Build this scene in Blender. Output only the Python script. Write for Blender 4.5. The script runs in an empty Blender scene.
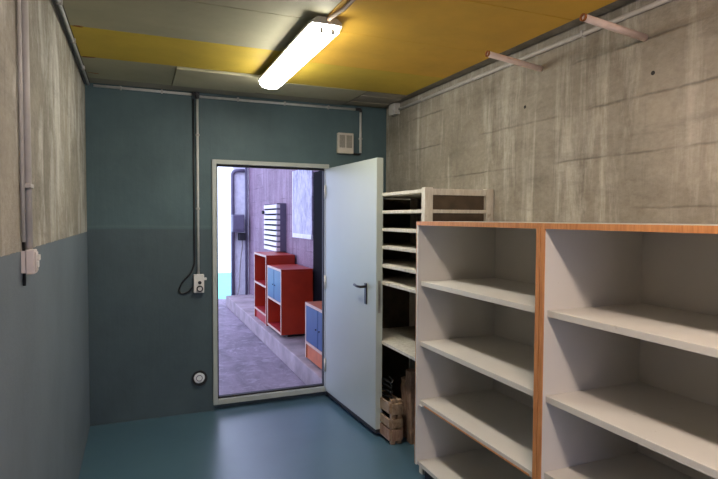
import bpy, bmesh, math, random
from mathutils import Vector, Matrix
random.seed(7)
D = bpy.data
SC = bpy.context.scene
COL = SC.collection

# ------------------------------------------------------------------ helpers
def BM():
    return bmesh.new()

def box(bm, x0, x1, y0, y1, z0, z1, rot=None, piv=None):
    vs = [bm.verts.new((x, y, z)) for x in (x0, x1) for y in (y0, y1) for z in (z0, z1)]
    for f in ((0,1,3,2),(4,6,7,5),(0,4,5,1),(2,3,7,6),(0,2,6,4),(1,5,7,3)):
        bm.faces.new([vs[i] for i in f])
    if rot is not None:
        p = Vector(piv) if piv else Vector(((x0+x1)/2, (y0+y1)/2, (z0+z1)/2))
        for v in vs:
            v.co = rot @ (v.co - p) + p
    return vs

def tube(bm, pts, r, n=12, cap=True):
    pts = [Vector(p) for p in pts]
    rings = []
    up = Vector((0, 0, 1))
    prev = None
    for i, p in enumerate(pts):
        if i == 0: t = pts[1]-pts[0]
        elif i == len(pts)-1: t = pts[-1]-pts[-2]
        else: t = (pts[i+1]-p).normalized() + (p-pts[i-1]).normalized()
        t.normalize()
        if prev is None:
            a = t.cross(up if abs(t.z) < .9 else Vector((1, 0, 0))).normalized()
        else:
            a = (prev - t*prev.dot(t)).normalized()
        prev = a
        b = t.cross(a)
        rr = r[i] if isinstance(r, (list, tuple)) else r
        rings.append([bm.verts.new(p + a*math.cos(2*math.pi*k/n)*rr + b*math.sin(2*math.pi*k/n)*rr) for k in range(n)])
    for i in range(len(rings)-1):
        for k in range(n):
            f = bm.faces.new((rings[i][k], rings[i][(k+1) % n], rings[i+1][(k+1) % n], rings[i+1][k]))
            f.smooth = True
    if cap:
        bm.faces.new(rings[0][::-1]); bm.faces.new(rings[-1])

def hollow(bm, p0, p1, ro, ri, n=16):
    p0, p1 = Vector(p0), Vector(p1)
    t = (p1-p0).normalized(); a = t.cross(Vector((0, 0, 1))).normalized(); b = t.cross(a)
    def ring(p, r): return [bm.verts.new(p + (a*math.cos(2*math.pi*k/n) + b*math.sin(2*math.pi*k/n))*r) for k in range(n)]
    R = [ring(p0, ro), ring(p1, ro), ring(p1, ri), ring(p0, ri)]
    for i in range(4):
        A, B = R[i], R[(i+1) % 4]
        for k in range(n):
            f = bm.faces.new((A[k], A[(k+1) % n], B[(k+1) % n], B[k])); f.smooth = i in (0, 2)

def arc(cx, cz, r, a0, a1, n):
    return [(cx + r*math.cos(a0+(a1-a0)*i/n), cz + r*math.sin(a0+(a1-a0)*i/n)) for i in range(n+1)]

def spline(pts, n=8):
    P = [Vector(p) for p in pts]; P = [P[0]*2-P[1]] + P + [P[-1]*2-P[-2]]
    out = []
    for i in range(1, len(P)-2):
        for k in range(n):
            t = k/n
            out.append(0.5*((2*P[i]) + (P[i+1]-P[i-1])*t + (2*P[i-1]-5*P[i]+4*P[i+1]-P[i+2])*t*t + (3*P[i]-P[i-1]-3*P[i+1]+P[i+2])*t**3))
    out.append(P[-2])
    return out

def obj(name, bm, mat, base=(0, 0, 0), parent=None, bevel=0, seg=2):
    bmesh.ops.recalc_face_normals(bm, faces=bm.faces[:])
    b = Vector(base)
    for v in bm.verts: v.co -= b
    me = D.meshes.new(name); bm.to_mesh(me); bm.free()
    o = D.objects.new(name, me); COL.objects.link(o)
    me.materials.append(mat)
    if parent is None: o.location = b
    else: o.parent = parent
    if bevel:
        m = o.modifiers.new('bevel', 'BEVEL'); m.width = bevel; m.segments = seg; m.limit_method = 'ANGLE'; m.angle_limit = math.radians(40)
    return o

def tag(o, label, cat, group=None):
    o['label'] = label; o['category'] = cat
    if group: o['group'] = group
    return o

class Thing:
    def __init__(s, name, label, cat, base, group=None, kind=None):
        s.o = D.objects.new(name, None); COL.objects.link(s.o); s.o.location = base; s.base = base
        s.o.empty_display_size = .1
        if kind: s.o['kind'] = kind
        else: tag(s.o, label, cat, group)
    def part(s, name, bm, mat, parent=None, bevel=0, label=None):
        o = obj(name, bm, mat, s.base, parent or s.o, bevel)
        if label: o['label'] = label
        return o

def struct(name, bm, mat, bevel=0, parent=None):
    o = obj(name, bm, mat, (0, 0, 0), parent, bevel)
    if parent is None: o['kind'] = 'structure'
    return o

# ------------------------------------------------------------------ materials
def S(r, g, b):
    f = lambda c: (c/255/12.92) if c/255 <= .04045 else ((c/255+.055)/1.055)**2.4
    return (f(r), f(g), f(b), 1)

class NT:
    def __init__(s, name):
        s.m = D.materials.new(name); s.m.use_nodes = True; s.t = s.m.node_tree; s.n = s.t.nodes; s.l = s.t.links
        s.b = s.n['Principled BSDF']
    def new(s, k, **kw):
        n = s.n.new(k)
        for a, v in kw.items(): setattr(n, a, v)
        return n
    def val(s, n, **kw):
        for a, v in kw.items(): n.inputs[a.replace('_', ' ')].default_value = v
        return n
    def coord(s, scale=(1, 1, 1), loc=(0, 0, 0)):
        t = s.new('ShaderNodeTexCoord'); m = s.new('ShaderNodeMapping'); m.inputs['Scale'].default_value = scale; m.inputs['Location'].default_value = loc
        s.l.new(t.outputs['Object'], m.inputs[0]); return m.outputs[0]
    def noise(s, co, scale, detail=4, rough=.55, dist=0):
        n = s.new('ShaderNodeTexNoise'); n.inputs['Scale'].default_value = scale; n.inputs['Detail'].default_value = detail; n.inputs['Roughness'].default_value = rough; n.inputs['Distortion'].default_value = dist
        s.l.new(co, n.inputs['Vector']); return n.outputs['Fac']
    def ramp(s, fac, stops):
        r = s.new('ShaderNodeValToRGB'); e = r.color_ramp.elements
        while len(e) < len(stops): e.new(.5)
        for i, (p, c) in enumerate(stops): e[i].position = p; e[i].color = c
        s.l.new(fac, r.inputs[0]); return r.outputs[0]
    def mix(s, fac, a, b, mode='MIX'):
        m = s.new('ShaderNodeMix', data_type='RGBA', blend_type=mode)
        for i, v in ((0, fac), (6, a), (7, b)):
            if hasattr(v, 'links'): s.l.new(v, m.inputs[i])
            else: m.inputs[i].default_value = v
        return m.outputs[2]
    def math(s, op, a, b=None):
        m = s.new('ShaderNodeMath', operation=op)
        for i, v in ((0, a), (1, b)):
            if v is None: continue
            if hasattr(v, 'links'): s.l.new(v, m.inputs[i])
            else: m.inputs[i].default_value = v
        return m.outputs[0]
    def bump(s, h, strength=.3, dist=.01):
        b = s.new('ShaderNodeBump'); b.inputs['Strength'].default_value = strength; b.inputs['Distance'].default_value = dist
        s.l.new(h, b.inputs['Height']); s.l.new(b.outputs[0], s.b.inputs['Normal'])
    def color(s, c):
        if hasattr(c, 'links'): s.l.new(c, s.b.inputs['Base Color'])
        else: s.b.inputs['Base Color'].default_value = c
    def rough(s, r): s.b.inputs['Roughness'].default_value = r

G = lambda v: (v, v, v, 1)
def plain(name, c, rough=.5, metal=0, var=.12, scale=14, bump=0):
    k = NT(name); co = k.coord()
    n = k.noise(co, scale)
    dark = tuple(x*(1-var) for x in c[:3])+(1,); lite = tuple(min(1, x*(1+var)) for x in c[:3])+(1,)
    k.color(k.ramp(n, [(.3, dark), (.7, lite)])); k.rough(rough); k.b.inputs['Metallic'].default_value = metal
    if bump: k.bump(k.noise(co, scale*6), bump, .003)
    return k.m

def concrete(name, a, b, streak, paint=None, pz=None, joints=True, seed=0, streak_lo=.52):
    """board-marked cast concrete, pale runs down the face; painted below height pz"""
    k = NT(name)
    blot = k.noise(k.coord((1, 1, 1), (seed, seed, 0)), 1.6, 8, .65)
    base = k.ramp(blot, [(.3, a), (.7, b)])
    st = k.noise(k.coord((5.5, 5.5, .55) if joints else (2.2, 2.2, 1.0), (seed*3, 0, 1)), 1.3, 8, .66, .25 if joints else .8)
    base = k.mix(k.math('MULTIPLY', k.ramp(st, [(streak_lo, G(0)), (streak_lo+.2, G(1))]), .75), base, streak)
    dk = k.noise(k.coord((8, 8, .8), (0, seed, 4)), 1.1, 6, .65, .3)
    base = k.mix(k.math('MULTIPLY', k.ramp(dk, [(.55, G(0)), (.75, G(1))]), .55), base, tuple(x*.55 for x in a[:3])+(1,))
    pat = k.noise(k.coord((3.0, 3.0, .6) if joints else (2.6, 2.6, 1.0), (seed, 5, seed)), 1.5, 9, .72, .25)
    base = k.mix(k.math('MULTIPLY', k.ramp(pat, [(.53, G(0)), (.66, G(1))]), .5), base, streak)
    hz = k.noise(k.coord((.9, .9, 5), (seed, 1, 2)), 1.4, 7, .7, .4)
    base = k.mix(k.math('MULTIPLY', k.ramp(hz, [(.52, G(0)), (.72, G(1))]), .45), base, tuple(x*.6 for x in a[:3])+(1,))
    fine = k.noise(k.coord((1, 1, 1.6)), 26, 6, .7)
    base = k.mix(.35, base, k.ramp(fine, [(.3, G(.25)), (.7, G(.8))]), 'SOFT_LIGHT')
    h = k.math('ADD', k.math('MULTIPLY', fine, .5), st)
    if joints:
        tc = k.new('ShaderNodeTexCoord'); sp = k.new('ShaderNodeSeparateXYZ'); k.l.new(tc.outputs['Object'], sp.inputs[0])
        wob = k.noise(k.coord((2, 2, 2)), 3, 3)
        z = k.math('ADD', sp.outputs[2], k.math('MULTIPLY', wob, .02))
        fr = k.math('ABSOLUTE', k.math('SUBTRACT', k.math('FRACT', k.math('DIVIDE', z, .26)), .5))
        line = k.ramp(fr, [(.0, G(1)), (.035, G(0))])
        broken = k.ramp(k.noise(k.coord((1.5, 1.5, 3), (seed, 2, 0)), 1.7, 4), [(.45, G(0)), (.6, G(1))])
        lf = k.math('MULTIPLY', line, broken)
        base = k.mix(k.math('MULTIPLY', lf, .5), base, tuple(x*.45 for x in a[:3])+(1,))
        # boards differ a little in tone
        bi = k.new('ShaderNodeTexWhiteNoise', noise_dimensions='1D'); k.l.new(k.math('FLOOR', k.math('ADD', k.math('DIVIDE', z, .26), .5)), bi.inputs['W'])
        base = k.mix(.22, base, k.ramp(bi.outputs['Value'], [(0, G(.3)), (1, G(.7))]), 'SOFT_LIGHT')
        h = k.math('SUBTRACT', h, k.math('MULTIPLY', lf, .6))
    if paint:
        tc2 = k.new('ShaderNodeTexCoord'); sp2 = k.new('ShaderNodeSeparateXYZ'); k.l.new(tc2.outputs['Object'], sp2.inputs[0])
        wz = k.math('ADD', sp2.outputs[2], k.math('MULTIPLY', k.noise(k.coord((4, 4, 4)), 6, 3), .012))
        pm = k.math('LESS_THAN', wz, pz+.006)
        pc = k.ramp(k.noise(k.coord(), 2.2, 6, .6), [(.3, tuple(x*.9 for x in paint[:3])+(1,)), (.7, tuple(x*1.1 for x in paint[:3])+(1,))])
        base = k.mix(pm, base, pc)
        h = k.math('MULTIPLY', h, k.math('SUBTRACT', 1, k.math('MULTIPLY', pm, .75)))
    k.color(base); k.rough(.75); k.bump(h, .7, .014)
    return k.m

TEAL = (.085, .150, .168, 1)
M = {}
M['conc_r'] = concrete('concrete_right', (.19, .17, .135, 1), (.38, .345, .285, 1), (.62, .59, .52, 1), (.07, .13, .15, 1), 1.2, seed=3)
M['conc_l'] = concrete('concrete_left', (.21, .19, .15, 1), (.40, .365, .30, 1), (.72, .71, .66, 1), (.135, .168, .198, 1), 1.515, joints=False, seed=9, streak_lo=.48)
M['conc_f'] = concrete('concrete_rear', (.22, .2, .17, 1), (.33, .3, .26, 1), (.45, .43, .4, 1), seed=5)
M['conc_c'] = concrete('concrete_ceiling', (.14, .13, .105, 1), (.27, .25, .21, 1), (.35, .33, .29, 1), joints=False, seed=2)
M['conc_out'] = concrete('concrete_yard', (.18, .115, .15, 1), (.30, .205, .25, 1), (.40, .31, .36, 1), seed=6)

k = NT('teal_wall_paint'); n = k.noise(k.coord((1, 1, 1)), 1.7, 8, .65)
st = k.noise(k.coord((5, 5, .6)), 1.4, 5, .6, .3)
c = k.ramp(n, [(.25, (.050, .088, .100, 1)), (.75, (.088, .146, .162, 1))])
c = k.mix(k.math('MULTIPLY', k.ramp(st, [(.5, G(0)), (.75, G(1))]), .35), c, (.05, .085, .095, 1))
tc = k.new('ShaderNodeTexCoord'); sp = k.new('ShaderNodeSeparateXYZ'); k.l.new(tc.outputs['Object'], sp.inputs[0])
ln = k.ramp(k.math('ABSOLUTE', k.math('SUBTRACT', sp.outputs[2], k.math('ADD', 1.52, k.math('MULTIPLY', n, .06)))), [(0, G(1)), (.012, G(0))])
c = k.mix(k.math('MULTIPLY', ln, .25), c, (.14, .21, .22, 1))
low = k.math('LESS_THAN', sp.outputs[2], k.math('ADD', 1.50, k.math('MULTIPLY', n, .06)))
c = k.mix(k.math('MULTIPLY', low, .6), c, k.ramp(n, [(.25, (.046, .062, .074, 1)), (.75, (.066, .092, .106, 1))]))  # slate lower band; some of its darkness is lamp falloff put into the colour
k.color(c); k.rough(.6); k.bump(k.math('ADD', k.math('MULTIPLY', k.noise(k.coord(), 18, 6, .7), .6), st), .35, .012); M['teal'] = k.m

k = NT('floor_paint'); n = k.noise(k.coord(), 1.3, 8, .6)
k.color(k.ramp(n, [(.3, (.058, .122, .166, 1)), (.7, (.078, .156, .208, 1))]))
k.rough(.31); k.b.inputs['Specular IOR Level'].default_value = .8
M['floor'] = k.m

def board_mat(name, c, stain):
    k = NT(name); n = k.noise(k.coord((1, 1, 1)), 2.0, 7, .6)
    c0 = tuple(x*.86 for x in c)+(1,); c1 = tuple(x*1.12 for x in c)+(1,)
    b = k.ramp(n, [(.3, c0), (.7, c1)])
    b = k.mix(k.math('MULTIPLY', k.ramp(k.noise(k.coord((1, 1, 1)), 7, 6, .7), [(.6, G(0)), (.8, G(1))]), .3), b, stain)
    k.color(b); k.rough(.65); k.bump(k.noise(k.coord(), 60, 3), .12, .002)
    return k.m
M['grey_board'] = board_mat('grey_ceiling_board', (.41, .385, .255), (.28, .19, .12, 1))
M['yellow_board'] = board_mat('yellow_ceiling_board', (.62, .44, .045), (.42, .26, .03, 1))
M['gold_board'] = board_mat('golden_ceiling_board', (.70, .41, .045), (.5, .24, .02, 1))
M['old_board'] = board_mat('old_ceiling_plank', (.29, .265, .21), (.15, .1, .07, 1))

def white_board(name, c, speck=.5):
    k = NT(name); n = k.noise(k.coord(), 3, 6)
    b = k.ramp(n, [(.3, tuple(x*.93 for x in c)+(1,)), (.7, tuple(c)+(1,))])
    sp = k.ramp(k.noise(k.coord(), 21, 3, .5), [(.71, G(0)), (.76, G(1))])
    b = k.mix(k.math('MULTIPLY', sp, speck), b, (.25, .2, .14, 1))
    k.color(b); k.rough(.45); return k.m
M['melamine'] = white_board('white_melamine', (.67, .64, .59), .25)
M['melamine_back'] = white_board('grey_white_backing', (.60, .57, .52), .15)
k = NT('orange_edge_band'); n = k.noise(k.coord((30, 30, 3)), 3, 5)
k.color(k.ramp(n, [(.3, (.46, .175, .055, 1)), (.7, (.66, .30, .11, 1))])); k.rough(.45); M['edge'] = k.m
k = NT('white_washed_wood'); n = k.noise(k.coord((14, 14, 3)), 3, 6, .6, .6)
b = k.ramp(n, [(.3, (.52, .48, .40, 1)), (.65, (.68, .65, .57, 1))])
b = k.mix(k.math('MULTIPLY', k.ramp(k.noise(k.coord((1, 1, .7)), 24, 4, .6), [(.62, G(0)), (.7, G(1))]), .5), b, (.25, .19, .12, 1))
k.color(b); k.rough(.7); k.bump(n, .2, .004); M['rackwood'] = k.m
k = NT('rough_brown_wood'); n = k.noise(k.coord((16, 16, 2.5)), 3, 8, .7, 1)
k.color(k.ramp(n, [(.28, (.16, .085, .055, 1)), (.5, (.38, .23, .16, 1)), (.75, (.55, .38, .28, 1))])); k.rough(.85); k.bump(n, .8, .012); M['roughwood'] = k.m
k = NT('pale_crate_wood'); n = k.noise(k.coord((6, 6, 3)), 5, 7, .7, .8)
k.color(k.ramp(n, [(.28, (.16, .10, .06, 1)), (.5, (.36, .25, .165, 1)), (.75, (.50, .38, .27, 1))])); k.rough(.85); k.bump(n, .5, .008); M['cratewood'] = k.m
M['hardboard'] = plain('brown_hardboard', (.085, .06, .036, 1), .7, var=.25)
M['door'] = plain('pale_door_paint', (.43, .475, .43, 1), .4, var=.03, scale=2)
M['frame'] = plain('frame_paint', (.42, .45, .42, 1), .45, var=.08, scale=6)
M['steel'] = plain('dull_steel', (.32, .31, .28, 1), .4, .7, var=.15)
M['black'] = plain('black_plastic', (.012, .012, .014, 1), .4, var=.1)
M['rubber'] = plain('dark_seal', (.016, .016, .018, 1), .7, var=.1)
M['pvc'] = plain('grey_conduit', (.50, .48, .46, 1), .5, var=.10)
M['pvc_pale'] = plain('pale_conduit', (.58, .58, .56, 1), .45, var=.10)
M['pinkpipe'] = plain('pink_grey_pipe', (.72, .58, .53, 1), .55, var=.12)
M['boxpvc'] = plain('pale_box_plastic', (.62, .56, .54, 1), .45, var=.06)
M['whitepvc'] = plain('white_plastic', (.72, .70, .67, 1), .4, var=.04)
M['beigegrill'] = plain('beige_plastic', (.58, .54, .48, 1), .5, var=.06)
M['grillgap'] = plain('dark_grille_slot', (.13, .12, .10, 1), .6)
M['rust'] = plain('rust_stain', (.34, .12, .03, 1), .8, var=.3, scale=40)
M['lampbody'] = plain('lamp_grey_body', (.42, .41, .38, 1), .5, var=.04)
M['red'] = plain('red_cabinet_paint', (.36, .026, .008, 1), .4, var=.12, scale=5)
M['redin'] = plain('crimson_cabinet_paint', (.34, .012, .014, 1), .5, var=.12, scale=5)
M['orangewood'] = plain('orange_wood', (.48, .12, .035, 1), .45, var=.15, scale=9)
M['paleedge'] = plain('pale_wood_edge', (.55, .38, .28, 1), .5, var=.1)
M['blue'] = plain('blue_cabinet_door', (.014, .058, .17, 1), .4, var=.1, scale=5)
M['slate'] = plain('slate_box', (.13, .12, .17, 1), .45, var=.08)
M['darkdoor'] = plain('dark_steel_door', (.003, .003, .004, 1), .9, var=.2, scale=3); M['darkdoor'].node_tree.nodes['Principled BSDF'].inputs['Specular IOR Level'].default_value = .1
M['palewash'] = plain('pale_wash', (.78, .80, .82, 1), .7, var=.12, scale=9)
k = NT('smudged_board'); n = k.noise(k.coord((1, 2, 1)), 5, 8, .7, 1.2)
k.color(k.ramp(n, [(.35, (.27, .26, .33, 1)), (.55, (.55, .54, .62, 1)), (.7, (.62, .6, .68, 1))])); k.rough(.6); M['smudge'] = k.m
k = NT('yard_floor'); n = k.noise(k.coord((1.5, .8, 1)), 1.6, 8, .7, .6)
b = k.ramp(n, [(.3, (.10, .08, .10, 1)), (.7, (.29, .235, .28, 1))])
b = k.mix(k.math('MULTIPLY', k.ramp(k.noise(k.coord((1, 1, 1)), 6, 8, .7, 1), [(.52, G(0)), (.68, G(1))]), .5), b, (.44, .38, .44, 1))
k.color(b); k.rough(.7); k.bump(n, .3, .01); M['yard'] = k.m
M['ledge'] = plain('ledge_concrete', (.30, .25, .25, 1), .75, var=.3, scale=3, bump=.3)
M['sunwall'] = plain('white_render', (.85, .85, .85, 1), .8, var=.03)

k = NT('lamp_diffuser'); k.color(G(.9)); k.b.inputs['Emission Color'].default_value = (1, .96, .84, 1); k.b.inputs['Emission Strength'].default_value = 30; M['glow'] = k.m
k = NT('lamp_diffuser_warm'); k.color(G(.9)); k.b.inputs['Emission Color'].default_value = (1, .82, .70, 1); k.b.inputs['Emission Strength'].default_value = 52; M['glow2'] = k.m

# ------------------------------------------------------------------ room dimensions (metres)
XL, XR, YB, YF, H = -.349, 2.179, 4.625, -1.7, 2.656
T = .25; TB = .09

# ------------------------------------------------------------------ setting
bm = BM(); box(bm, XL-T, XR+T, YF-T, YB+.05, -.2, 0); struct('floor', bm, M['floor'])
bm = BM(); box(bm, XL-T, XL, YF-T, YB+TB, -.2, H+.2); struct('wall_left', bm, M['conc_l'])
bm = BM(); box(bm, XR, XR+T, YF-T, YB, -.2, H+.2); struct('wall_right', bm, M['conc_r'])
bm = BM(); box(bm, XL, .45, YF-T, YF, -.2, H+.2); box(bm, 1.40, XR, YF-T, YF, -.2, H+.2); box(bm, .45, 1.40, YF-T, YF, 2.25, H+.2); box(bm, .45, 1.40, YF-T, YF, -.2, 0); struct('wall_front', bm, M['conc_f'])  # unseen rear doorway, added to let sky light fill the shelves
bm = BM(); box(bm, -8, 12, -20, YF-T, -.2, -.02); struct('ground_2', bm, M['yard'])
DX0, DX1, DZ0, DZ1 = .600, 1.590, .0, 2.09        # masonry opening
bm = BM()
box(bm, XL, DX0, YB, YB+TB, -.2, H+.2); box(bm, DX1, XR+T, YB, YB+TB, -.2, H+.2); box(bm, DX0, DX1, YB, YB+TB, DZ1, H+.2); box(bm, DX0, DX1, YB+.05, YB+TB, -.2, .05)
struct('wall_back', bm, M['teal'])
bm = BM(); box(bm, XL-T, XR+T, YF-T, YB+TB, H, H+.2); ceil = struct('ceiling', bm, M['conc_c'])
bm = BM(); 
# ceiling boards: 1.2 x 0.6 sheets under the slab
def cboard(x0, x1, y0, y1, mat, z=H, th=.014):
    bm = BM(); box(bm, x0, x1, y0, y1, z-th, z-.0005); struct('ceiling_board', bm, mat, parent=ceil, bevel=.002)
xm = .90
for (y0, y1, m) in ((-1.5, -.91, 'grey_board'), (-.907, -.31, 'grey_board'), (-.307, .29, 'grey_board'), (.293, .89, 'grey_board'), (.893, 1.49, 'grey_board'), (1.493, 2.09, 'grey_board'), (2.093, 2.688, 'grey_board'), (2.694, 3.27, 'grey_board'), (3.272, 3.865, 'yellow_board')):
    cboard(XL+.036, xm-.002, y0, y1, M[m])
for (y0, y1, m) in ((-1.5, -.83, 'gold_board'), (-.827, -.23, 'gold_board'), (-.227, .37, 'gold_board'), (.373, .97, 'gold_board'), (.973, 1.57, 'gold_board'), (1.573, 2.172, 'gold_board'), (2.176, 2.80, 'gold_board'), (2.801, 3.42, 'gold_board'), (3.421, 4.01, 'yellow_board')):
    cboard(xm+.002, 2.075, y0, y1, M[m])
cboard(XL+.036, .262, 3.868, 4.45, M['grey_board'], th=.010)
cboard(.265, .898, 3.90, 4.40, M['grey_board'], th=.024)
cboard(.902, 1.72, 4.013, 4.42, M['grey_board'], th=.016)
for i in range(4):
    cboard(1.73, 2.10, 4.05+i*.12, 4.05+i*.12+.112, M['old_board'], th=.012+.004*(i % 2))
cboard(XL+.036, 1.72, 4.455, 4.61, M['old_board'], th=.010)

# rust marks at the board edges along the left wall
bm = BM()
for y in (3.272, 3.866, 4.28):
    for j in range(5):
        cx = XL+.06+random.uniform(0, .05); cy = y+random.uniform(-.012, .012); r = random.uniform(.008, .018)
        vs = [bm.verts.new((cx+r*1.8*math.cos(a*math.pi/4), cy+r*.6*math.sin(a*math.pi/4), H-.0265 if False else H-.0148)) for a in range(8)]
        bm.faces.new(vs)
ru = struct('rust_stain', bm, M['rust'], parent=ceil)

# door_1: frame, leaf opened inwards to the right
dr = Thing('door_1', None, None, (1.575, YB, 0), kind='structure')
bm = BM(); fy0, fy1 = YB-.022, YB+.04
box(bm, .583, .620, fy0, fy1, .05, 2.108); box(bm, 1.570, 1.607, fy0, fy1, .05, 2.108)
box(bm, .620, 1.570, fy0, fy1, 2.072, 2.108); box(bm, .620, 1.570, fy0, fy1, .05, .094)
fr = dr.part('door_frame', bm, M['frame'], bevel=.003)
bm = BM()
box(bm, .6205, .632, fy0+.03, fy1+.01, .0945, 2.0715); box(bm, 1.564, 1.5695, fy0+.03, fy1+.01, .0945, 2.0715)
box(bm, .632, 1.564, fy0+.03, fy1+.01, 2.055, 2.0715); box(bm, .632, 1.564, fy0+.03, fy1+.01, .0945, .108)
dr.part('frame_seal', bm, M['rubber'], fr)
piv = Vector((1.573, YB-.026, 0)); ang = math.radians(-2.7)   # leaf runs along -y from the hinge, a little past square
R = Matrix.Rotation(-ang, 3, 'Z')
def leaf_pt(u, v, z):   # u along leaf from hinge, v out of its visible face (towards -x)
    return piv + R @ Vector((-v, -u, z))
def leaf_box(bm, u0, u1, v0, v1, z0, z1):
    vs = box(bm, -v1, -v0, -u1, -u0, z0, z1)
    for v in vs: v.co = R @ v.co + piv
LW = 1.005
bm = BM(); leaf_box(bm, 0, LW, -.054, 0, .062, 2.068); leaf = dr.part('door_leaf', bm, M['door'], bevel=.003)
bm = BM(); leaf_box(bm, .01, LW-.002, -.050, -.004, .032, .0615); dr.part('bottom_seal', bm, M['rubber'], leaf, label='black seal under the leaf')
bm = BM(); leaf_box(bm, LW, LW+.0015, -.036, -.016, .93, 1.17); leaf_box(bm, LW, LW+.010, -.032, -.020, 1.04, 1.075)
dr.part('lock_plate', bm, M['steel'], leaf)
bm = BM(); leaf_box(bm, LW-.183, LW-.150, 0, .010, .975, 1.135)
hp = [leaf_pt(LW-.167, .008, 1.108), leaf_pt(LW-.167, .045, 1.108), leaf_pt(LW-.175, .052, 1.108), leaf_pt(LW-.22, .054, 1.107), leaf_pt(LW-.275, .052, 1.113), leaf_pt(LW-.285, .046, 1.115)]
tube(bm, hp, [.010, .010, .010, .0095, .010, .008], 10)
dr.part('door_handle', bm, M['black'], leaf, bevel=.003)
for z in (.30, 1.05, 1.86):
    bm = BM(); tube(bm, [(1.5635, YB-.030, z-.06), (1.5635, YB-.030, z+.06)], .0065, 10)
    dr.part('hinge', bm, M['whitepvc'], fr)
# baseboard-like dark joint strip under leaf not needed

# ------------------------------------------------------------------ the two large shelf units
XS = 1.591; XB = 2.160
def shelf_unit(name, label, y0, y1, shelves, mid_edge, clip):
    t = Thing(name, label, 'shelves', ((XS+XB)/2, (y0+y1)/2, 0), 'white shelf units along the right wall')
    zt, zb, th = 1.610, .100, .024
    e = .004
    for nm, ya, yb, big in (('side_panel', y1-th, y1, False), ('side_panel', y0, y0+th, True)):
        bm = BM(); box(bm, XS+e, XB, ya, yb, zb, zt-th); p = t.part(nm, bm, M['melamine'], bevel=.001)
        if mid_edge or not big or True:
            bm = BM()
            if nm == 'side_panel' and (yb == y1 and not mid_edge):
                box(bm, XS, XS+e, ya, yb, zb, zt-th)
            elif not big:
                box(bm, XS+.001, XS+e, yb-.009, yb, zb, zt-th)
            else:
                box(bm, XS, XS+e, ya, yb, zb, zt-th)
            t.part('edge_band', bm, M['edge'], p, label='orange edge band on the front of the panel')
            if not big and mid_edge:
                bm = BM(); box(bm, XS, XS+e, ya, yb-.009, zb, zt-th); t.part('edge_band', bm, M['melamine'], p)
    bm = BM(); box(bm, XS+e, XB, y0, y1, zt-th, zt); p = t.part('top_panel', bm, M['melamine'], bevel=.001)
    bm = BM(); box(bm, XS, XS+e, y0, y1, zt-th, zt); t.part('edge_band', bm, M['edge'], p, label='orange edge band along the front of the top')
    bm = BM(); box(bm, XB, XB+.008, y0, y1, zb, zt); t.part('back_panel', bm, M['melamine_back'])
    bm = BM(); box(bm, XS+.012, XB, y0+th, y1-th, zb-.002, zb+.022); t.part('bottom_panel', bm, M['melamine'], bevel=.001)
    bm = BM(); box(bm, XS+.06, XB-.02, y0+.03, y1-.03, 0, zb-.002); t.part('plinth', bm, M['rubber'])
    for i, z in enumerate(shelves):
        bm = BM(); box(bm, XS+.020, XB, y0+th+.001, y1-th-.001, z-.028, z); s = t.part('shelf', bm, M['melamine'], bevel=.0015)
        if clip and i == 2:
            bm = BM(); box(bm, XS+.0185, XS+.020, y0+th+.04, y1-th-.06, z-.028, z-.019); t.part('chipped_edge', bm, M['edge'], s, label='bare brown edge along the underside')
            bm = BM(); box(bm, XS+.012, XS+.055, y1-th-.045, y1-th-.001, z-.034, z-.028); t.part('shelf_clip', bm, M['whitepvc'], s)
    return t
shelf_unit('shelf_unit', 'white open shelf unit next to the door with a thin orange edged top', 1.834, 2.935, [1.243, .871, .507], True, True)
shelf_unit('shelf_unit', 'white open shelf unit with thick orange edges nearest the camera at the right', .727, 1.829, [1.240, .872, .540], False, False)

# ------------------------------------------------------------------ slatted rack between door and shelf unit
rk = Thing('storage_rack', 'whitewashed wooden rack of thin shelves standing between the open door and the white shelf units', 'rack', (1.915, 3.5, 0))
RX0, RX1, RY0, RY1 = 1.661, 2.176, 2.955, 4.05
for (x0, x1) in ((RX0, RX0+.057), (RX1-.057, RX1)):
    for (y0, y1) in ((RY0, RY0+.045), (RY1-.045, RY1)):
        bm = BM(); box(bm, x0, x1, y0, y1, 0, 1.822); rk.part('post', bm, M['rackwood'], bevel=.002)
bm = BM(); box(bm, RX0+.057, RX1-.057, RY0+.003, RY0+.025, 1.776, 1.815); rk.part('rail', bm, M['rackwood'], bevel=.002)
for z in (1.812, 1.684, 1.556, 1.426, 1.290, 1.163, .722):
    bm = BM()
    box(bm, RX0+.058, RX1-.058, RY0+.004 if z < 1.7 else RY0+.026, RY0+.0455, z-.022, z)
    box(bm, RX0+.006, RX1-.004, RY0+.0455, RY1-.0455, z-.022, z)
    rk.part('shelf', bm, M['rackwood'], bevel=.002)
bm = BM(); box(bm, RX0+.058, RX1-.058, RY0+.028, RY0+.034, .05, 1.7835); rk.part('end_panel', bm, M['hardboard'], label='brown hardboard end panel')
bm = BM(); box(bm, RX0+.058, RX1-.058, RY1-.030, RY1-.024, .05, 1.7835); rk.part('end_panel', bm, M['hardboard'], label='brown hardboard end panel')
bm = BM(); box(bm, RX1-.0036, RX1-.0006, RY0+.047, RY1-.047, .03, 1.40); rk.part('back_panel', bm, M['hardboard'], label='brown hardboard back')

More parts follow.
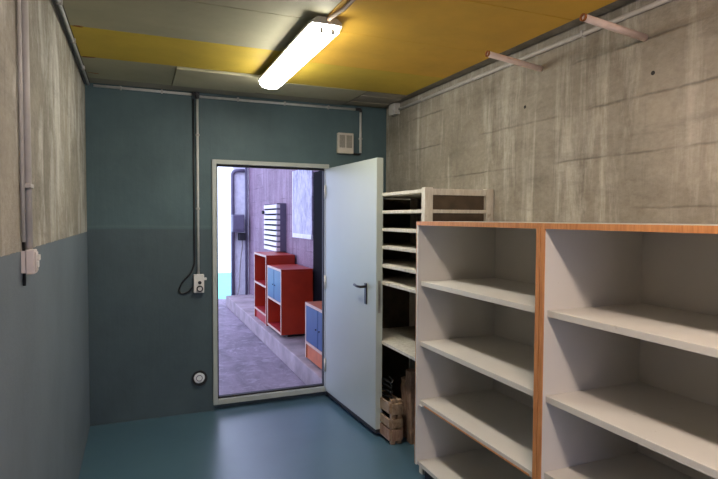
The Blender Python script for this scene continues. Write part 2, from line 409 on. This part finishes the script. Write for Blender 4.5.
# weathered crate, planks and cable under the rack
cr = Thing('wooden_crate', 'low weathered crate of pale splintered boards on the floor under the rack', 'crate', (1.73, 3.62, 0))
CX0, CX1, CY0, CY1 = 1.675, 1.760, 3.44, 3.80
for (x, y) in ((CX0, CY0), (CX1-.035, CY0), (CX0, CY1-.035), (CX1-.035, CY1-.035)):
    bm = BM(); box(bm, x, x+.035, y, y+.035, 0, .325+random.uniform(-.02, .015)); cr.part('corner_post', bm, M['cratewood'], bevel=.004)
def slat(x0, x1, y0, y1, z0, z1, mat='cratewood', tilt=0, ax='X'):
    bm = BM(); box(bm, x0, x1, y0, y1, z0, z1, Matrix.Rotation(math.radians(tilt), 3, ax)); cr.part('slat', bm, M[mat], bevel=.003)
for (z0, z1, tl, m) in ((.03, .11, 0, 'roughwood'), (.125, .185, 1, 'cratewood'), (.22, .30, -2, 'cratewood')):
    slat(CX0-.016, CX0-.001, CY0+.005, CY1-.005, z0, z1, m, tl)
    slat(CX0+.002, CX1-.002, CY0-.017, CY0-.002, z0, z1, m, tl, 'Y')
    slat(CX1+.001, CX1+.016, CY0+.005, CY1-.005, z0, z1, m, tl)
slat(CX0+.001, CX1-.001, CY0+.037, CY1-.037, .02, .035)
def plank(x, y, w, d, h, lean, label):
    bm = BM(); nz = 14; rings = []
    for i in range(nz+1):
        z = h*i/nz; j = lambda s: random.uniform(-s, s)
        ox = lean*z
        rings.append([bm.verts.new((x+ox+sx*w/2+j(.004), y+sy*d/2+j(.004), z+(j(.008) if i == nz else 0))) for sx, sy in ((-1, -1), (0, -1.12), (1, -1), (1.1, 0), (1, 1), (0, 1.1), (-1, 1), (-1.1, 0))])
    for a, b in zip(rings, rings[1:]):
        for q in range(8): bm.faces.new((a[q], a[(q+1) % 8], b[(q+1) % 8], b[q]))
    bm.faces.new(rings[0][::-1]); bm.faces.new(rings[-1])
    return tag(obj('rough_plank', bm, M['roughwood'], (x, y, 0), bevel=.002), label, 'plank', 'rough planks under the rack')
plank(1.845, 3.43, .060, .075, .530, -.02, 'tall reddish brown rough sawn plank standing between the crate and shelf unit')
plank(1.850, 3.545, .05, .07, .44, -.01, 'shorter rough brown plank standing behind the tall plank and beside the crate')
bm = BM(); pts = []
for i in range(150):
    a = i*.42; rr = .019+.003*math.sin(i*.37)+.003*math.sin(i*1.3)
    pts.append((1.7175+rr*math.cos(a), 3.62+.10*math.sin(a)*(1+.06*math.sin(i*.7)), (.045+.40*i/150)+.008*math.sin(i*.9)))
tube(bm, pts, .006, 6)
tag(obj('cable_coil', bm, M['black'], (1.73, 3.62, .036)), 'loose coil of black cable heaped inside the weathered crate', 'cable')

# ------------------------------------------------------------------ ceiling lights
def luminaire(label, x, y0, y1, glow, group):
    t = Thing('ceiling_light', label, 'lamp', (x, (y0+y1)/2, H), group)
    w = .078
    prof_b = [(-w-.009, 2.5960), (-w-.007, 2.612), (-w+.022, 2.634), (w-.022, 2.634), (w+.007, 2.612), (w+.009, 2.5960)]
    prof_d = [(-w+.004, 2.5995), (-w+.002, 2.588), (-w+.004, 2.572), (-w+.026, 2.552), (-.02, 2.546), (.02, 2.546), (w-.026, 2.552), (w-.004, 2.572), (w-.002, 2.588), (w-.004, 2.5995)]
    def ext(prof, ya, yb, taper):
        bm = BM(); rings = []
        zs = [p[1] for p in prof]; zt = max(zs) if prof is prof_d else None
        for y, s in ((ya, taper), (ya+.03, 1), (yb-.03, 1), (yb, taper)):
            rings.append([bm.verts.new((x+px*(s if s < 1 else 1), y, (2.5995-(2.5995-pz)*s) if prof is prof_d else (2.60+(pz-2.60)*s))) for px, pz in prof])
        for a, b in zip(rings, rings[1:]):
            for q in range(len(prof)): 
                f = bm.faces.new((a[q], a[(q+1) % len(prof)], b[(q+1) % len(prof)], b[q]))
        bm.faces.new(rings[0]); bm.faces.new(rings[-1][::-1])
        return bm
    t.part('housing', ext(prof_b, y0-.004, y1+.004, .9), M['lampbody'])
    t.part('diffuser', ext(prof_d, y0, y1, .75), glow)
    for i in range(4):
        y = y0+.13+(y1-y0-.26)*i/3
        for s in (-1, 1):
            bm = BM(); box(bm, x+s*w-.003, x+s*w+.003, y-.012, y+.012, 2.578, 2.618); t.part('clip', bm, M['lampbody'])
    for s in (-.030, .030):
        bm = BM(); box(bm, x+s-.008, x+s+.008, y0-.001, y0+.012, 2.552, 2.596, Matrix.Rotation(math.radians(-12), 3, 'X')); t.part('end_clip', bm, M['lampbody'])
    for y in (y0+.25, y1-.25):
        bm = BM(); box(bm, x-.03, x+.03, y-.012, y+.012, 2.634, H-.014); t.part('mounting_bracket', bm, M['lampbody'])
luminaire('long white fluorescent ceiling light fixed under the yellow boards in front of the door', .895, 2.60, 3.87, M['glow'], 'fluorescent ceiling lights')
luminaire('long warm fluorescent ceiling light over the near half of the room', .875, -.25, 1.02, M['glow2'], 'fluorescent ceiling lights')
bm = BM(); tube(bm, [(.93, 1.02, H-.026), (.93, 2.30, H-.026), (.93, 2.46, H-.028), (.905, 2.575, 2.624), (.900, 2.595, 2.618)], .011, 10)
tag(obj('conduit', bm, plain('brown_conduit', (.30, .20, .13, 1), .6), (.93, 1.7, H-.026)), 'brown conduit on the ceiling feeding the near end of the lit lamp', 'conduit')

# ------------------------------------------------------------------ conduits and boxes
def run(pts, r, label, mat='pvc_pale', name='conduit', clips=(), cat='conduit', n=10):
    base = tuple(sum(p[i] for p in pts)/len(pts) for i in range(3))
    t = Thing(name, label, cat, base)
    bm = BM(); tube(bm, pts, r, n); t.part('pipe' if cat == 'conduit' else 'cable', bm, M[mat])
    for c in clips:
        bm = BM(); box(bm, *c); t.part('clip', bm, M['pvc'], bevel=.002)
    return t
# left wall
run([(XL+.016, 2.088, 1.520), (XL+.016, 2.088, 2.58)], .0125, 'grey vertical conduit on the left concrete wall running down to the switch box', 'pvc',
    clips=[(XL, XL+.031, 2.052, 2.112, 1.722, 1.736), (XL, XL+.031, 2.052, 2.112, 2.45, 2.464)])
run([(XL+.006, 2.062, 1.40), (XL+.006, 2.062, 1.8), (XL+.006, 2.063, 2.58)], .0048, 'thin black cable hanging beside the grey conduit on the left wall', 'black', 'wall_cable', cat='cable')
run([(XL+.009, 2.040, 1.545), (XL+.009, 2.040, 2.58)], .0065, 'thin grey conduit left of the black cable on the left wall', 'pvc')
sb = Thing('switch_box', 'pale pink surface switch box at the top of the left paint band', 'switch', (XL, 2.10, 1.485))
bm = BM(); box(bm, XL+.0122, XL+.038, 2.046, 2.108, 1.438, 1.519); body = sb.part('box_body', bm, M['boxpvc'], bevel=.004)
bm = BM(); box(bm, XL, XL+.012, 2.050, 2.104, 1.442, 1.515); sb.part('back_plate', bm, M['boxpvc'])
bm = BM(); box(bm, XL+.038, XL+.042, 2.054, 2.100, 1.446, 1.511); sb.part('cover', bm, M['boxpvc'], bevel=.002)
bm = BM(); box(bm, XL+.042, XL+.050, 2.062, 2.092, 1.482, 1.501); box(bm, XL+.042, XL+.046, 2.062, 2.092, 1.458, 1.480); sb.part('switch_rocker', bm, M['whitepvc'], bevel=.0015)
# along the left ceiling edge
run([(XL+.026, -1.5, H-.028), (XL+.026, 4.58, H-.028)], .010, 'pale conduit along the top of the left wall under the ceiling', 'pvc_pale', clips=[(XL+.012, XL+.042, y-.008, y+.008, H-.041, H-.0145) for y in (2.9, 3.5, 4.1)])
run([(XL+.009, -1.5, H-.045)] + [(XL+.009+.004*abs(math.sin(i*.8)), -.5+i*.25, H-.045-.006*math.sin(i*1.1)) for i in range(21)], .007, 'black cable along the top of the left wall below the pale conduit', 'black', 'wall_cable', cat='cable')
# back wall
yb = YB-.013
run([(XL+.06, yb, 2.627), (.43, yb, 2.625)], .010, 'pale horizontal conduit at the top of the teal wall left of the black elbow', clips=[(x-.007, x+.007, YB-.025, YB, 2.612, 2.64) for x in (-.1, .2)])
run([(.470, yb, 2.59), (.470, yb, 1.155)], .0105, 'pale vertical conduit down the teal wall to the small socket box', clips=[(.455, .485, YB-.026, YB, z-.008, z+.008) for z in (2.3, 1.7)])
run([(.487, yb, 2.612), (1.86, yb, 2.618)], .010, 'pale horizontal conduit at the top of the teal wall above the door', clips=[(x-.007, x+.007, YB-.025, YB, 2.602, 2.632) for x in (.8, 1.2, 1.6)])
run([(1.912, yb, 2.595), (1.912, yb, 2.225)], .011, 'short pale vertical conduit beside the grille box near the right corner', clips=[(1.897, 1.927, YB-.026, YB, 2.35, 2.362)])
bm = BM(); tube(bm, spline([(.43, YB-.022, 2.626), (.455, YB-.024, 2.63), (.468, YB-.024, 2.612), (.470, YB-.023, 2.592)], 4), .015, 10); box(bm, .45, .487, YB-.024, YB, 2.598, 2.645)
tag(obj('conduit_elbow', bm, M['black'], (.46, YB-.01, 2.62)), 'black conduit elbow at the top of the teal wall', 'conduit fitting')
bm = BM(); tube(bm, spline([(1.86, YB-.022, 2.618), (1.90, YB-.023, 2.62), (1.912, YB-.022, 2.597)], 4), .014, 10)
tag(obj('conduit_elbow', bm, M['black'], (1.9, YB-.01, 2.61)), 'dark conduit elbow above the grille box near the right corner', 'conduit fitting')
run([(.440, YB-.010, 2.59), (.440, YB-.010, 2.0), (.441, YB-.010, 1.30)] + spline([(.441, YB-.011, 1.25), (.41, YB-.012, 1.17), (.345, YB-.012, 1.10), (.318, YB-.012, 1.03), (.345, YB-.012, 1.005), (.39, YB-.014, 1.02), (.425, YB-.016, 1.055)], 6), .0065, 'black cable beside the vertical conduit ending in a loop at the socket box', 'black', 'wall_cable', cat='cable')
so = Thing('socket_box', 'small pale socket box at the foot of the vertical conduit on the teal wall', 'socket', (.472, YB, 1.08))
bm = BM(); box(bm, .430, .512, YB-.048, YB, 1.008, 1.160); so.part('box_body', bm, M['whitepvc'], bevel=.005)
bm = BM(); box(bm, .512, .534, YB-.03, YB-.01, 1.110, 1.130); so.part('side_tab', bm, M['whitepvc'], bevel=.002)
bm = BM(); tube(bm, [(.476, YB-.048, 1.093), (.476, YB-.056, 1.093)], .014, 14); so.part('switch_knob', bm, M['black'])
bm = BM(); hollow(bm, (.476, YB-.048, 1.043), (.476, YB-.062, 1.043), .026, .017, 18); so.part('socket_ring', bm, M['black'])
bm = BM(); tube(bm, [(.476, YB-.048, 1.043), (.476, YB-.058, 1.043)], .0165, 14); so.part('socket_core', bm, M['whitepvc'])
gb = Thing('grille_box', 'small beige louvred box on the teal wall above the top right of the door', 'vent', (1.757, YB, 2.30))
bm = BM(); box(bm, 1.684, 1.832, YB-.045, YB, 2.212, 2.395); gb.part('box_body', bm, M['beigegrill'], bevel=.004)
for s in (0, 1):
    bm = BM()
    for i in range(7):
        x = 1.697+s*.066+i*.0078
        box(bm, x, x+.0045, YB-.0462, YB-.0445, 2.262, 2.375)
    gb.part('grille', bm, M['grillgap'], label='dark slotted grille')
bm = BM(); tube(bm, spline([(1.833, YB-.012, 2.222), (1.86, YB-.012, 2.214), (1.90, YB-.012, 2.213), (1.912, YB-.012, 2.224)], 5), .009, 8)
tag(obj('wall_cable', bm, M['black'], (1.87, YB, 2.215)), 'short black cable between the grille box and the short vertical conduit', 'cable')
vc = Thing('round_vent', 'round white vent cap with dark collar low on the teal wall beside the door', 'vent', (.466, YB, .30))
bm = BM(); hollow(bm, (.474, YB, .292), (.474, YB-.022, .292), .062, .046, 28); vc.part('collar', bm, M['rubber'])
bm = BM(); tube(bm, [(.470, YB-.001, .296), (.470, YB-.020, .296), (.470, YB-.028, .296)], [.0455, .0455, .038], 28); cp = vc.part('cap', bm, M['palewash'])
bm = BM(); hollow(bm, (.470, YB-.027, .296), (.470, YB-.031, .296), .026, .021, 24); vc.part('cap_ring', bm, M['slate'], cp)
# right wall
run([(XR-.013, 4.33, 2.594), (XR-.013, 3.2, 2.593), (XR-.013, -1.5, 2.592)], .0125, 'pale conduit along the top of the right concrete wall', 'pvc', clips=[(XR-.028, XR, y-.008, y+.008, 2.577, 2.609) for y in (3.9, 3.2, 2.2, 1.4)])
jb = Thing('junction_box', 'small grey junction box at the far top corner of the right wall', 'junction box', (XR, 4.40, 2.60))
bm = BM(); box(bm, XR-.055, XR+.002, 4.34, 4.455, 2.552, H); jb.part('box_body', bm, M['pvc'], bevel=.005)
bm = BM(); box(bm, XR-.062, XR-.055, 4.35, 4.445, 2.560, 2.644); jb.part('lid', bm, M['pvc'], bevel=.003)
for y, z0, z1, lab in ((2.529, 2.496, 2.540, 'pinkish steel pipe stub sticking out of the right wall, the farther of the two'), (1.835, 2.464, 2.505, 'pinkish steel pipe stub sticking out of the right wall, the nearer of the two')):
    t = Thing('pipe_stub', lab, 'pipe', (XR, y, z0), 'pipe stubs on the right wall')
    bm = BM(); hollow(bm, (1.803, y, z1), (XR+.01, y, z0-.001), .0165, .0135); t.part('pipe', bm, M['pinkpipe'])
    bm = BM(); hollow(bm, (1.8015, y, z1), (1.812, y, z1-.001), .0172, .0132); t.part('rusty_rim', bm, M['rust'])
    bm = BM(); tube(bm, [(1.83, y, z1-.003), (1.832, y, z1-.0032)], .0136, 12); t.part('plug', bm, M['rubber'])
# tie holes in the right wall
bm = BM()
for y, z in ((2.663, 2.303), (1.788, 2.293)):
    tube(bm, [(XR-.0015, y, z), (XR+.001, y, z)], .010, 12)
struct('trim_1', bm, M['rubber'])

# ------------------------------------------------------------------ yard passage seen through the doorway
GZ, LZ, LX, WX = -.18, .035, 1.68, 2.22
bm = BM(); box(bm, -8, 12, YB+TB, 12.2, GZ-.2, GZ); struct('ground', bm, M['yard'])
bm = BM(); box(bm, -8, 12, 12.2, 40, GZ-.2, GZ); struct('ground_3', bm, plain('pale_green_yard', (.10, .36, .40, 1), .8, var=.06, scale=3))
bm = BM(); box(bm, LX, WX-.0005, YB+TB+.001, 11.2, GZ, LZ); struct('trim_2', bm, M['ledge'], bevel=.012)
bm = BM(); box(bm, WX, WX+.3, YB+TB+.001, 11.85, GZ, 3.3); struct('wall_passage', bm, M['conc_out'])
bm = BM(); box(bm, 1.90, WX-.0005, 11.55, 11.85, GZ, 3.3); struct('wall_end', bm, M['palewash'])
bm = BM(); box(bm, -6, 9, 18, 18.4, GZ, 8); struct('wall_far', bm, M['sunwall'])
bm = BM(); box(bm, -3.0, WX+.3, YB+TB+.001, 7.7, 3.301, 3.5); struct('ceiling_passage', bm, M['conc_out'])  # unseen roof slab, added to dim the near end of the passage
bm = BM(); box(bm, WX-.012, WX, 5.6, 6.98, LZ, 2.24); struct('door_2', bm, M['darkdoor'], bevel=.003)

# white panel on the passage wall
wp = Thing('wall_board', 'pale smudged rectangular board mounted on the purple concrete wall outside', 'board', (WX, 7.52, 1.35))
bm = BM(); box(bm, WX-.02, WX, 7.02, 7.94, 1.40, 2.33); wp.part('board', bm, M['smudge'])
bm = BM(); box(bm, WX-.03, WX, 7.02, 7.94, 1.335, 1.399); box(bm, WX-.028, WX-.0005, 7.94, 7.98, 1.335, 2.33); wp.part('edge_strip', bm, M['palewash'], bevel=.003)

# slatted rack on the wall
sr = Thing('slatted_rack', 'white wall rack with dark horizontal slots hanging above the open red shelf outside', 'rack', (WX, 9.2, 1.05))
ry0, ry1, rx = 8.44, 9.34, 2.07
bm = BM(); box(bm, rx, WX-.002, ry0, ry0+.03, 1.085, 1.86); sr.part('side_panel', bm, M['slate'], label='dark side panel')
bm = BM(); box(bm, rx, WX-.002, ry1-.03, ry1, 1.085, 1.86); sr.part('side_panel', bm, M['slate'], label='dark side panel')
bm = BM(); box(bm, WX-.02, WX-.001, ry0+.03, ry1-.03, 1.085, 1.86); sr.part('back_panel', bm, M['rubber'], label='black back')
for i in range(9):
    z = 1.09+i*.0865
    bm = BM(); box(bm, rx-.012, rx+.05, ry0-.002, ry1+.002, z, z+.058); sr.part('slat', bm, M['whitepvc'], bevel=.003)
bm = BM(); tube(bm, [(rx-.012, ry1-.02, 1.72), (rx-.05, ry1-.02, 1.72)], .03, 12); sr.part('knob', bm, M['rubber'], label='black knob')

# red cabinets on the ledge
FX = 1.755
def carcass(t, x0, x1, y0, y1, z0, z1, th=.03, mat='red', inner='redin'):
    bm = BM(); box(bm, x0, x1, y0, y0+th, z0, z1-th); p = t.part('side_panel', bm, M[mat], bevel=.003)
    bm = BM(); box(bm, x0-.003, x0, y0, y0+th, z0, z1-th); t.part('edge_band', bm, M['paleedge'], p, label='pale front edge')
    bm = BM(); box(bm, x0, x1, y1-th, y1, z0, z1-th); p = t.part('side_panel', bm, M[mat], bevel=.003)
    bm = BM(); box(bm, x0-.003, x0, y1-th, y1, z0, z1-th); t.part('edge_band', bm, M['paleedge'], p, label='pale front edge')
    bm = BM(); box(bm, x0, x1, y0, y1, z1-th, z1); p = t.part('top_panel', bm, M[mat], bevel=.003)
    bm = BM(); box(bm, x0-.003, x0, y0, y1, z1-th, z1); t.part('edge_band', bm, M['paleedge'], p, label='pale front edge')
    bm = BM(); box(bm, x1-.012, x1, y0+th, y1-th, z0, z1-th); t.part('back_panel', bm, M[inner])
    return t
def board_in(t, nm, x0, x1, y0, y1, z, th=.03, mat='redin', edge=True):
    bm = BM(); box(bm, x0, x1, y0, y1, z-th, z); p = t.part(nm, bm, M[mat])
    if edge:
        bm = BM(); box(bm, x0-.003, x0, y0, y1, z-th, z); t.part('edge_band', bm, M['paleedge'], p, label='pale front edge')
# A: tall open shelf
a = Thing('red_shelf', 'tall open red shelf with two bays, the farthest red unit on the ledge outside', 'shelf', (1.97, 8.25, LZ))
carcass(a, FX, 2.19, 7.82, 8.68, LZ, 1.075)
for z in (.62, .20): board_in(a, 'shelf', FX, 2.175, 7.85, 8.65, z)
bm = BM(); box(bm, FX+.02, FX+.04, 7.85, 8.65, LZ, .17); a.part('kick_board', bm, M['redin'])
# B: cabinet with blue doors over an open bay
b = Thing('red_cabinet', 'red cabinet with blue doors above an open bay, mid ledge outside', 'cabinet', (1.97, 7.35, LZ))
carcass(b, FX, 2.19, 6.93, 7.74, .075, .945)
board_in(b, 'shelf', FX, 2.175, 6.96, 7.71, .50)
board_in(b, 'bottom_panel', FX, 2.175, 6.96, 7.71, .105)
for y0, y1 in ((6.962, 7.325), (7.345, 7.708)):
    bm = BM(); box(bm, FX-.002, FX+.016, y0, y1, .502, .913); dd = b.part('cabinet_door', bm, M['blue'], bevel=.003, label='blue cabinet door')
    bm = BM(); yy = y1-.05 if y1 < 7.4 else y0+.05
    tube(bm, [(FX-.002, yy, .70), (FX-.012, yy, .70)], .007, 10); b.part('knob', bm, M['rubber'], dd)
bm = BM(); box(bm, FX+.10, 2.17, 6.99, 7.68, LZ, .075); b.part('plinth', bm, M['rubber'], label='dark recessed plinth')
# C: low cabinet, near the doorway
c = Thing('red_cabinet', 'low orange cabinet with blue doors, nearest the doorway on the ledge outside', 'cabinet', (1.97, 5.3, LZ))
carcass(c, FX, 2.19, 4.93, 5.83, LZ+.02, .682, mat='orangewood', inner='redin')
board_in(c, 'bottom_panel', FX, 2.175, 4.96, 5.80, .245, mat='orangewood')
for y0, y1 in ((4.962, 5.374), (5.386, 5.798)):
    bm = BM(); box(bm, FX-.002, FX+.016, y0, y1, .248, .648); dd = c.part('cabinet_door', bm, M['blue'], bevel=.003, label='blue cabinet door')
    bm = BM(); yy = y1-.05 if y1 < 5.4 else y0+.05
    tube(bm, [(FX-.002, yy, .44), (FX-.012, yy, .44)], .008, 10); c.part('knob', bm, M['rubber'], dd)
bm = BM(); box(bm, FX+.01, FX+.03, 4.96, 5.80, LZ+.02, .215); c.part('kick_board', bm, M['orangewood'])
for (x, y) in ((FX+.03, 4.97), (FX+.03, 5.76), (2.13, 4.97), (2.13, 5.76)):
    bm = BM(); box(bm, x, x+.03, y, y+.03, LZ, LZ+.02); c.part('foot', bm, M['rubber'])
# meter box, its cable, two downpipes at the far end
mb = Thing('meter_box', 'slate grey meter box on the pale end wall outside', 'meter box', (1.96, 11.46, 1.32))
bm = BM(); box(bm, 1.835, 2.085, 11.30, 11.46, 1.325, 1.69); bb = mb.part('box_body', bm, M['slate'], bevel=.02)
bm = BM(); box(bm, 1.85, 2.07, 11.285, 11.30, 1.38, 1.67); mb.part('lid', bm, M['slate'], bb, bevel=.006)
bm = BM(); box(bm, 1.985, 2.125, 11.36, 11.549, 1.15, 1.30); mb.part('socket', bm, M['rubber'], bevel=.01, label='black socket below the box')
bm = BM(); tube(bm, spline([(2.06, 11.45, 1.145), (2.055, 11.45, .98), (2.03, 11.44, .80), (2.01, 11.45, .50), (1.99, 11.43, .20), (1.95, 11.40, -.05), (2.00, 11.3, -.166), (2.12, 11.25, -.168)], 8), .013, 8)
tag(obj('dangling_cable', bm, M['steel'], (2.0, 11.4, GZ)), 'grey cable dangling from the meter box outside to the ground', 'cable')
for x, r, lab in ((1.875, .038, 'dark downpipe at the left edge of the pale end wall outside'), (2.16, .025, 'thin dark downpipe in the corner between the pale and purple walls outside')):
    bm = BM(); y = 11.548-r
    pts = [(x, y, GZ), (x, y, 2.9)] if r < .03 else [(x, y, GZ), (x, y, 2.52)] + [(x+.09-.09*math.cos(q), y, 2.52+.09*math.sin(q)) for q in (0.3, .7, 1.1, 1.5)] + [(2.125, y, 2.615)]
    tube(bm, pts, r, 12); tag(obj('downpipe', bm, M['slate'], (x, y, GZ)), lab, 'downpipe', 'downpipes at the far end')

# ------------------------------------------------------------------ light, world, camera
w = D.worlds.new('sky'); SC.world = w; w.use_nodes = True
bg = w.node_tree.nodes['Background']; bg.inputs[0].default_value = (.56, .60, 1.0, 1); bg.inputs[1].default_value = 2.9
sun = D.lights.new('sun', 'SUN'); sun.energy = 7; sun.angle = .01; so_ = D.objects.new('sun', sun); COL.objects.link(so_)
so_.rotation_euler = Vector((-.7, .35, -.65)).to_track_quat('-Z', 'Y').to_euler()

cam = D.cameras.new('camera'); co = D.objects.new('camera', cam); COL.objects.link(co)
yaw, pit, rol = .3911, .0395, -.0045
fw = Vector((math.sin(yaw)*math.cos(pit), math.cos(yaw)*math.cos(pit), -math.sin(pit)))
r = Vector((math.cos(yaw), -math.sin(yaw), 0)); u = r.cross(fw)
cr_, sr_ = math.cos(rol), math.sin(rol)
# roll the axes so that picture right = cos r right + sin r up
r2 = r*cr_ - u*sr_; u2 = r*sr_ + u*cr_
co.matrix_world = Matrix(((r2.x, u2.x, -fw.x, 0), (r2.y, u2.y, -fw.y, 0), (r2.z, u2.z, -fw.z, 1.6277), (0, 0, 0, 1)))
cam.sensor_width = 36; cam.lens = 36*540.2963/718; cam.clip_start = .02
SC.camera = co
SC.view_settings.view_transform = 'Standard'; SC.view_settings.look = 'None'; SC.view_settings.gamma = 1; SC.view_settings.use_curve_mapping = False
SC.view_settings.exposure = .35
